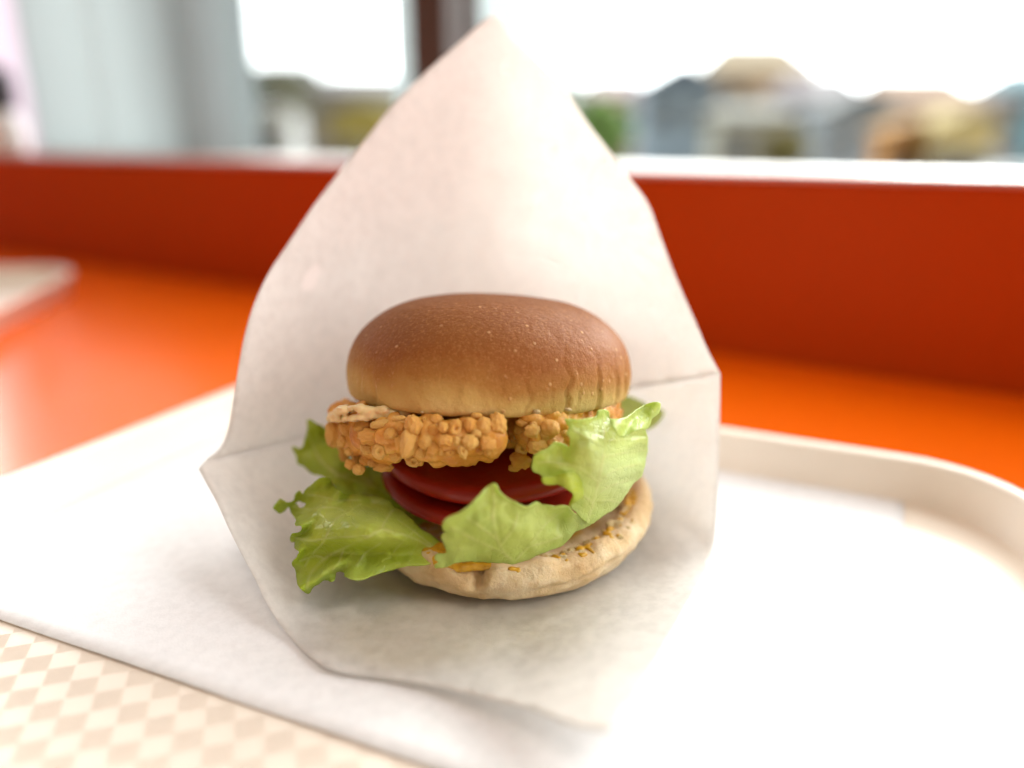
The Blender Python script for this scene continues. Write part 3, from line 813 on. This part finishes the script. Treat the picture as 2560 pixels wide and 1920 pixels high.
# --- mayonnaise under the top bun
pts = []
for k in range(120):
    th = random.uniform(math.pi * .85, math.pi * 2.1); rr = random.uniform(.80, .97)
    if 4.05 < th < 5.0: rr *= .88
    q = Vector((-.0085, .0225, 0)) + Vector((.0475 * rr * math.cos(th), .0445 * rr * math.sin(th), 0))
    pts.append((q.x, q.y, .0562 - math.tan(math.radians(-9)) * (q.y - .0225) + random.uniform(-.0008, .0004)))
pl = smooth_loop([(832, 1044), (850, 1026), (905, 1022), (960, 1026), (1020, 1032), (1085, 1034), (1020, 1042), (960, 1040), (905, 1044), (862, 1050)], 9)
for px, py in pl:
    for dy in (-.0165, -.012, -.007): pts.append(tuple(at_y(px + random.uniform(-6, 6), py + random.uniform(-4, 4), dy + .02 * max(0, (880 - px) / 60) * .3)))
lumpy('mayonnaise', pts, .0015, M_MAYO, burger, .75, voxel=.0005)

# --- lettuce
def c1(*pts): return [(680 + .3014 * x, 980 + .3014 * y) for x, y in pts]
def c2f(*pts): return [(1060 + .27125 * x, 980 + .27125 * y) for x, y in pts]
def veins(lines, w):
    def fn(P, rim):
        v = np.zeros(len(P))
        for k, ln in enumerate(lines):
            ln = interp(ln, 8 * len(ln)) if len(ln) > 2 else ln
            v = np.maximum(v, np.exp(-(seg_dist(P, ln) / (w * (1.25 if k < 2 else .8))) ** 2))
        return v
    return fn
edgef = lambda s: (lambda P, rim: np.clip(np.exp(-rim / s) * (1 + .8 * pn(P, .02, 4)), 0, 1))
def leaf(outline, ctrl, step, vlines, relief, pale=0., esc=30, jag=2.5, hole=None, parent=burger, name='lettuce_leaf', vw=3.2):
    vf = veins(vlines, vw) if vlines else (lambda P, rim: np.zeros(len(P)))
    pf = pale if callable(pale) else (lambda P, rim: np.full(len(P), pale))
    rel = lambda P, rim: relief(P, rim) + .00035 * vf(P, rim)
    o = sheet(name, outline, ctrl, step, M_LET, parent, jag=jag, hole=hole, thick=.00032, relief=rel, attrs={'vein': lambda P, rim: vf(P, rim) * np.clip(.75 + .8 * pn(P, .03, 9), .25, 1), 'edge': edgef(esc), 'pale': pf})
    return o
# front left leaf
L1 = c1((480,715),(400,715),(330,765),(280,805),(255,850),(225,822),(195,850),(185,900),(130,915),(75,885),(40,920),(15,965),(40,995),(70,1008),(105,985),(140,955),(160,1010),(195,1060),
        (195,1105),(240,1110),(250,1130),(230,1165),(170,1175),(145,1210),(160,1240),(190,1245),(190,1300),(225,1325),(210,1370),(165,1425),(195,1475),(210,1590),(240,1640),(300,1672),(345,1612),(385,1594),(440,1560),
        (490,1572),(518,1560),(528,1530),(530,1495),(570,1485),(605,1505),(600,1530),(640,1548),(740,1555),(840,1520),(950,1490),(1100,1450),(1200,1440),(1345,1425),(1440,1420),(1480,1360),(1400,1250),(1330,1195),
        (1230,1130),(1160,1060),(1080,990),(1010,955),(990,920),(900,870),(800,850),(740,845),(690,855),(600,840),(520,790),(490,750))
hole1 = c1((195,920),(230,905),(283,925),(272,955),(232,962))
L1v = [c1((1380,1330),(1250,1250),(1100,1190),(900,1140),(820,1190),(700,1240),(560,1310),(440,1380),(330,1500),(290,1620)), c1((1000,985),(940,1070),(900,1140),(800,1200)),
       c1((1180,1150),(1080,1240),(1010,1320)), c1((740,930),(640,1000),(540,1050),(480,1140),(430,1240),(340,1340),(280,1440)), c1((740,900),(560,900),(420,870),(300,850)), c1((820,1190),(640,1200),(470,1210),(330,1230),(200,1210)),
       c1((600,1290),(560,1400),(500,1480)), c1((900,1250),(780,1330),(700,1440)), c1((640,1000),(500,960),(300,970),(180,950)), c1((1400,1330),(1200,1180),(1040,1060)), c1((440,1380),(360,1360),(230,1400))]
def R1(P, rim):
    u = P[:, 0] - 680; w = P[:, 1] - 980
    fold = .0030 * np.sin((w - .18 * u) / 23.0 + .8 * pn(P, .006, 1)) * np.exp(-((P[:, 0] - 860) / 190) ** 2)
    fr = .0042 * np.sin(P[:, 1] / 13. + P[:, 0] / 19. + 2 * pn(P, .012, 3)) * np.exp(-rim / 22) * np.clip((1010 - P[:, 0]) / 150, 0, 1)
    dent = -.004 * blob(P, 955, 1378, 150, 26) + .003 * blob(P, 930, 1300, 90, 50) + .0025 * blob(P, 1010, 1335, 60, 40) - .003 * blob(P, 930, 1265, 34, 24)
    return fold * .85 + fr + 1.5 * dent + .0012 * pn(P, .022, 7)
leaf(L1, [(1090,1395,'y',-.0262),(1100,1410,'y',-.0285),(1050,1335,'y',-.021),(1000,1285,'y',-.016),(900,1236,'y',-.014),(820,1200,'y',-.008),(760,1215,'y',-.004),(692,1270,'y',-.0095),(735,1330,'y',-.022),
          (732,1430,'y',-.030),(772,1480,'y',-.0335),(830,1445,'y',-.036),(930,1440,'y',-.037),(1010,1415,'y',-.0335),(900,1330,'y',-.031),(960,1380,'y',-.0335),(830,1370,'y',-.031),(1000,1340,'y',-.0285),(800,1260,'y',-.018)],
     3.6, L1v, R1, lambda P, rim: .35 * blob(P, 900, 1290, 130, 45) + .3 * blob(P, 890, 1435, 120, 25), 26, 2.2, hole1, vw=2.6).matrix_parent_inverse = BI
# front centre leaf, curling up towards the viewer
L2 = c2f((620,850),(665,850),(690,910),(740,960),(830,1010),(930,1055),(1000,1030),(1040,1015),(1100,1040),(1180,1050),(1320,1050),(1370,1090),(1440,1140),(1530,1190),(1530,1230),(1480,1255),(1400,1290),(1330,1360),
         (1260,1420),(1150,1460),(1050,1500),(960,1540),(830,1580),(700,1575),(560,1570),(400,1560),(290,1575),(240,1600),(180,1618),(105,1620),(100,1590),(130,1565),(105,1545),(110,1500),(150,1490),(200,1485),(210,1460),
         (185,1400),(160,1330),(185,1300),(230,1285),(185,1270),(165,1225),(180,1190),(240,1150),(350,1100),(440,1020),(500,960),(560,890))
L2v = [c2f((830,1560),(740,1480),(680,1360),(640,1200),(640,1000),(630,870)), c2f((740,1480),(560,1400),(420,1330),(260,1250)), c2f((830,1560),(960,1420),(1080,1260),(1180,1160),(1290,1080)), c2f((680,1360),(520,1240),(400,1160)),
       c2f((960,1420),(1120,1380),(1280,1320)), c2f((700,1400),(820,1260),(860,1120))]
def R2(P, rim):
    d = .0032 * blob(P, 1205, 1300, 60, 50) - .0040 * blob(P, 1390, 1300, 34, 26) + .0022 * blob(P, 1320, 1330, 60, 40) - .0018 * blob(P, 1150, 1350, 40, 40)
    lip = .0020 * np.exp(-rim / 14) * np.clip((1330 - P[:, 1]) / 100, 0, 1)
    return d + lip + .0015 * pn(P, .020, 11) + .0018 * np.sin(P[:, 0] / 22 + 2 * pn(P, .015, 8)) * np.exp(-rim / 26)
leaf(L2, [(1230,1212,'y',-.0450),(1110,1310,'y',-.0470),(1095,1415,'y',-.0395),(1200,1406,'y',-.0352),(1290,1407,'y',-.0335),(1370,1378,'y',-.0320),(1470,1310,'y',-.0262),(1420,1268,'y',-.0340),(1340,1262,'y',-.0400),(1240,1320,'y',-.0440),(1330,1340,'y',-.0385),(1150,1370,'y',-.0430)],
     3.6, L2v, R2, .45, 16, 2.0).matrix_parent_inverse = BI
# right leaf standing up
L3 = c2f((1290,245),(1340,250),(1420,250),(1500,245),(1580,220),(1610,170),(1690,170),(1700,240),(1760,250),(1860,235),(1960,155),(2050,115),(2110,130),(2100,250),(2060,330),(2040,350),(2058,420),(2055,560),(2030,700),
         (1990,790),(1920,860),(1860,940),(1800,1040),(1700,1110),(1600,1180),(1520,1225),(1480,1190),(1400,1120),(1345,1050),(1370,960),(1365,930),(1290,880),(1230,850),(1150,855),(1100,840),(1090,790),(1060,760),(1000,730),
         (995,680),(1010,600),(1060,550),(1140,515),(1200,460),(1290,480),(1340,500),(1345,430),(1310,380),(1330,330),(1310,290))
L3v = [c2f((1500,1200),(1560,1000),(1610,800),(1650,600),(1660,400),(1650,220)), c2f((1610,820),(1760,720),(1990,660)), c2f((1580,950),(1720,860),(1960,790)), c2f((1640,600),(1840,560),(2040,530)), c2f((1560,1000),(1700,1000),(1790,1010)),
       c2f((1650,500),(1500,420),(1380,350)), c2f((1600,820),(1420,700),(1200,650),(1050,650)), c2f((1660,450),(1840,440),(2050,430)), c2f((1560,1020),(1480,960),(1440,900))]
def R3(P, rim):
    w = .0014 * np.sin((P[:, 1] + .25 * P[:, 0]) / 9.5 + 1.5 * pn(P, .02, 2)) * np.exp(-((P[:, 0] - 1595) / 40) ** 2)
    return w - .0030 * blob(P, 1405, 1125, 28, 34) + .0035 * blob(P, 1500, 1150, 60, 80) + .0012 * pn(P, .02, 13) + .0020 * np.sin(P[:, 0] / 15 + P[:, 1] / 19) * np.exp(-rim / 18) * np.clip((1150 - P[:, 1]) / 120, 0, 1)
l3 = leaf(L3, [(1335,1160,'y',-.0365),(1420,1050,'y',-.0335),(1365,1205,'y',-.038),(1430,1240,'y',-.035),(1470,1308,'y',-.0290),(1540,1260,'y',-.0185),(1610,1120,'y',-.008),(1612,1075,'y',-.008),(1640,1012,'y',-.010),(1510,1030,'y',-.024),
          (1500,1150,'y',-.0330),(1490,1230,'y',-.0300),(1560,1150,'y',-.0220)], 3.8, L3v, R3, lambda P, rim: np.clip(.3 + .75 * blob(P, 1560, 1180, 110, 110), 0, 1), 14, 2.2, vw=2.4)
l3.matrix_parent_inverse = BI
fr1 = c2f((1090,790),(1200,772),(1350,738),(1430,780),(1462,860),(1466,960),(1400,1010),(1335,1052),(1352,1000),(1372,940),(1290,880),(1230,850),(1150,855),(1100,840))
o = leaf(fr1, [(1360,1195,'y',-.0415),(1420,1180,'y',-.0385),(1455,1215,'y',-.0365),(1440,1255,'y',-.0385),(1425,1265,'y',-.0375),(1432,1235,'y',-.0395),(1385,1205,'y',-.0415)], 3.4, None, lambda P, rim: .0012 * np.sin(P[:, 0] / 14) + .0006 * pn(P, .03, 5), 0, 20, 1.5, None, l3, 'curled_edge')
fr2 = c2f((1700,175),(1702,240),(1760,250),(1860,235),(1960,155),(2050,115),(2172,98),(2157,200),(2100,250),(2085,300),(2060,335),(1965,352),(1900,385),(1860,410),(1790,408),(1752,340),(1720,290))
o = leaf(fr2, [(1530,1040,'y',-.0300),(1550,1085,'y',-.0335),(1600,1065,'y',-.026),(1645,1010,'y',-.016),(1620,1060,'y',-.020),(1580,1045,'y',-.0245)], 3.4, None, lambda P, rim: .0016 * np.sin(P[:, 0] / 11 + P[:, 1] / 17) + .0008 * pn(P, .04, 6), .55, 20, 1.5, None, l3, 'curled_edge')
# leaf at the back left and one peeping out at the back right
L4 = c1((300,225),(340,245),(380,265),(440,300),(520,420),(620,520),(760,600),(900,640),(1100,780),(1250,960),(1320,1120),(1200,1120),(1080,1020),(980,960),(850,900),(700,870),(560,830),(470,730),(400,690),(350,685),(310,660),(270,625),(215,590),(200,530),(165,450),(240,470),(270,400),(290,300))
R4 = lambda P, rim: .003 * np.sin(P[:, 0] / 24 + P[:, 1] / 33) * np.exp(-rim / 30) + .0018 * pn(P, .016, 3)
leaf(L4, [(772,1055,'y',.022),(735,1125,'y',.020),(760,1170,'y',.012),(830,1160,'y',.012),(900,1210,'y',.004),(1000,1260,'y',.004),(1070,1310,'y',.000),(940,1170,'y',.010),(850,1230,'y',.000)], 4.2, [c1((1050,880),(800,770),(560,690),(400,560),(300,350)), c1((900,800),(700,690),(540,700))], R4, .1, 40, 3).matrix_parent_inverse = BI
L5 = [(1478,1000),(1520,982),(1570,990),(1620,1012),(1660,1030),(1640,1062),(1590,1085),(1530,1090),(1480,1070)]
leaf(L5, [(1480,1040,'y',.030),(1570,1000,'y',.042),(1655,1035,'y',.036),(1560,1085,'y',.024)], 4.2, None, R4, .7, 20, 2).matrix_parent_inverse = BI

# ------------------------------------------------------------------ the town outside, far out of focus
GZ = -2.5
M_WIN = plain('dark_window', (.05, .06, .07), .2)
def house(px0, px1, ytop, yeave, dist, wall, roof, label, ridge_along=True, rows=2, grp='houses across the street'):
    p0, p1 = at_y(px0, 330, dist), at_y(px1, 330, dist)
    w = p1[0] - p0[0]; cx = (p0[0] + p1[0]) / 2
    ze = at_y(px0, yeave, dist)[2]; zr = at_y(px0, ytop, dist)[2]
    dp = w * .9
    r = empty('house', (cx, dist, GZ), 0); tag(r, label, 'house', grp)
    H = ze - GZ; T = zr - GZ
    box_obj('wall', (-w/2, 0, 0), (w/2, dp, H), plain('render_wall', tuple(min(.85, x * 1.1) for x in wall), .8, .08, .6), r)
    bm = bmesh.new(); ov = .35
    if zr > ze + .05:
        if ridge_along: pr = [(-w/2-ov, -ov, H+.01), (w/2+ov, -ov, H+.01), (w/2+ov, dp+ov, H+.01), (-w/2-ov, dp+ov, H+.01), (-w*.32, dp/2, T), (w*.32, dp/2, T)]
        else: pr = [(-w/2-ov, -ov, H+.01), (w/2+ov, -ov, H+.01), (w/2+ov, dp+ov, H+.01), (-w/2-ov, dp+ov, H+.01), (0, -ov, T), (0, dp+ov, T)]
        vv = [bm.verts.new(p) for p in pr]
        fs = ((0,1,5,4),(1,2,5),(2,3,4,5),(3,0,4),(3,2,1,0)) if ridge_along else ((0,1,4),(1,2,5,4),(2,3,5),(3,0,4,5),(3,2,1,0))
        for fc in fs: bm.faces.new([vv[i] for i in fc])
    else: add_box(bm, (-w/2-.2, -.2, H+.01), (w/2+.2, dp+.2, H+.25))
    bm_obj('roof', bm, plain('roof_tiles', tuple(min(.8, x * .6) for x in roof), .8, .12, 2), r)
    nwin = max(2, int(w / 2.2))
    for k in range(nwin):
        for j in range(rows):
            x = -w/2 + w * (k + .5) / nwin; z = H - 1.9 - j * 2.6
            if z < .6: continue
            f = box_obj('window', (x - .55, -.05, z), (x + .55, -.002, z + 1.15), M_PALEFRAME, r)
            box_obj('pane', (x - .47, -.062, z + .08), (x + .47, -.052, z + 1.07), M_WIN, f)
    return r
house(545, 720, 262, 275, 30, (.85, .84, .78), (.7, .7, .66), 'low white house with a flat roof left of the brown upright')
house(600, 800, 150, 205, 52, (.38, .37, .33), (.22, .23, .23), 'grey house with dark hipped roof rising left of the brown upright')
house(770, 1030, 178, 225, 46, (.33, .30, .28), (.26, .24, .24), 'grey brown house directly left of the brown upright')
house(815, 1010, 250, 292, 27, (.62, .48, .07), (.68, .54, .12), 'low yellow house in front of the grey brown house', False, 1)
house(1455, 1620, 185, 235, 50, (.66, .42, .36), (.60, .45, .47), 'pink house behind the green tree')
house(1612, 1790, 150, 215, 40, (.30, .38, .46), (.17, .22, .28), 'blue grey house with a dark gable right of the tree', False)
house(1775, 2020, 92, 178, 48, (.50, .33, .18), (.44, .34, .22), 'tall tan house with a pointed roof above its neighbours')
house(1800, 1975, 255, 290, 33, (.42, .40, .33), (.36, .35, .31), 'low grey house in front of the tall tan house', True, 1)
house(1960, 2150, 178, 240, 43, (.38, .34, .36), (.36, .31, .32), 'mauve grey house right of the tall tan house')
house(2060, 2250, 225, 280, 36, (.28, .32, .36), (.30, .31, .31), 'slate grey house left of the orange shed', False)
house(2180, 2460, 180, 262, 42, (.50, .33, .24), (.44, .29, .20), 'wide brown roofed house behind the orange shed')
house(2232, 2350, 300, 330, 27, (.62, .27, .05), (.66, .34, .09), 'small orange shed in front of the wide brown roofed house', False, 1)
house(2345, 2490, 272, 318, 26, (.66, .50, .20), (.70, .53, .22), 'cream house beside the orange shed', False, 1)
house(2440, 2540, 210, 250, 44, (.28, .27, .26), (.16, .16, .17), 'dark roofed house behind the cream house')
house(2510, 2660, 165, 215, 50, (.14, .32, .38), (.2, .34, .38), 'teal grey house at the right edge of the view')
def tree(px, ytop, ybot, wpx, dist, colr, label, name='tree'):
    p = at_y(px, 330, dist); zt = at_y(px, ytop, dist)[2]; zb = at_y(px, ybot, dist)[2]; w = wpx / FPX * dist / 2
    r = empty(name, (p[0], dist, GZ)); tag(r, label, 'tree', 'trees across the street')
    prof = [(.16, 0), (.12, (zb - GZ) * .6), (.09, (zb - GZ) * 1.1), (.04, (zt - GZ) * .8)]
    lathe('trunk', prof, plain('bark', (.12, .09, .06), .9), r, 10)
    vv, ff = [], []
    for k in range(900):
        d = rng.normal(size=3); d /= np.linalg.norm(d); q = d * rng.uniform(.35, 1) ** .6
        lump = 1 + .25 * noise.noise(Vector(d * 2.2 + px))
        c = np.array([q[0] * w * lump, q[1] * w * lump, (zt + zb) / 2 - GZ + q[2] * (zt - zb) / 2 * lump])
        a, b = rng.normal(size=3), rng.normal(size=3); s = .16 * w
        a = a / np.linalg.norm(a) * s; b = b / np.linalg.norm(b) * s * .6
        i = len(vv); vv += [c - a, c + b, c + a, c - b]; ff.append((i, i+1, i+2, i+3))
    o = mesh_obj('crown', vv, ff, plain('foliage', colr, .7, .35, 1.5), r)
    return r
tree(1500, 235, 430, 150, 29, (.17, .30, .05), 'bright green tree beside the wrapper in front of the pink house')
tree(1965, 315, 430, 120, 25, (.24, .20, .05), 'olive brown bush in front of the low grey house')
tree(700, 165, 330, 170, 40, (.16, .18, .10), 'dull green tree among the grey houses on the left')
tree(1405, 170, 400, 130, 44, (.13, .20, .12), 'dark green tree half hidden by the wrapper')
# white car
cp = at_y(2405, 430, 27)
car = empty('parked_car', (cp[0], 24, GZ), .1); tag(car, 'white car parked below the cream house', 'car')
bm = bmesh.new(); add_box(bm, (-2.0, -.85, .35), (2.0, .85, .95)); bmesh.ops.bevel(bm, geom=list(bm.edges), offset=.15, segments=3, affect='EDGES')
bm_obj('body', bm, plain('white_paint', (.8, .8, .8), .3), car, True)
bm = bmesh.new()
vs = add_box(bm, (-1.2, -.75, .96), (1.2, .75, 1.55))
for q in vs[4:]: q.co.x *= .68; q.co.y *= .86
bm_obj('cabin', bm, plain('white_paint', (.8, .8, .8), .3), car)
bm = bmesh.new(); vs = add_box(bm, (-.95, -.762, 1.0), (.95, -.72, 1.42))
for q in vs[4:]: q.co.x *= .75; q.co.y += .07
bm_obj('side_window', bm, M_WIN, car)
for sx in (-1.25, 1.25):
    for sy in (-.8, .8):
        o = lathe('wheel', [(0, -.1), (.3, -.1), (.33, -.07), (.33, .07), (.3, .1), (0, .1)], plain('tyre', (.03, .03, .03), .8), car, 20)
        o.location = (sx, sy, .33); o.rotation_euler = (math.pi / 2, 0, 0)
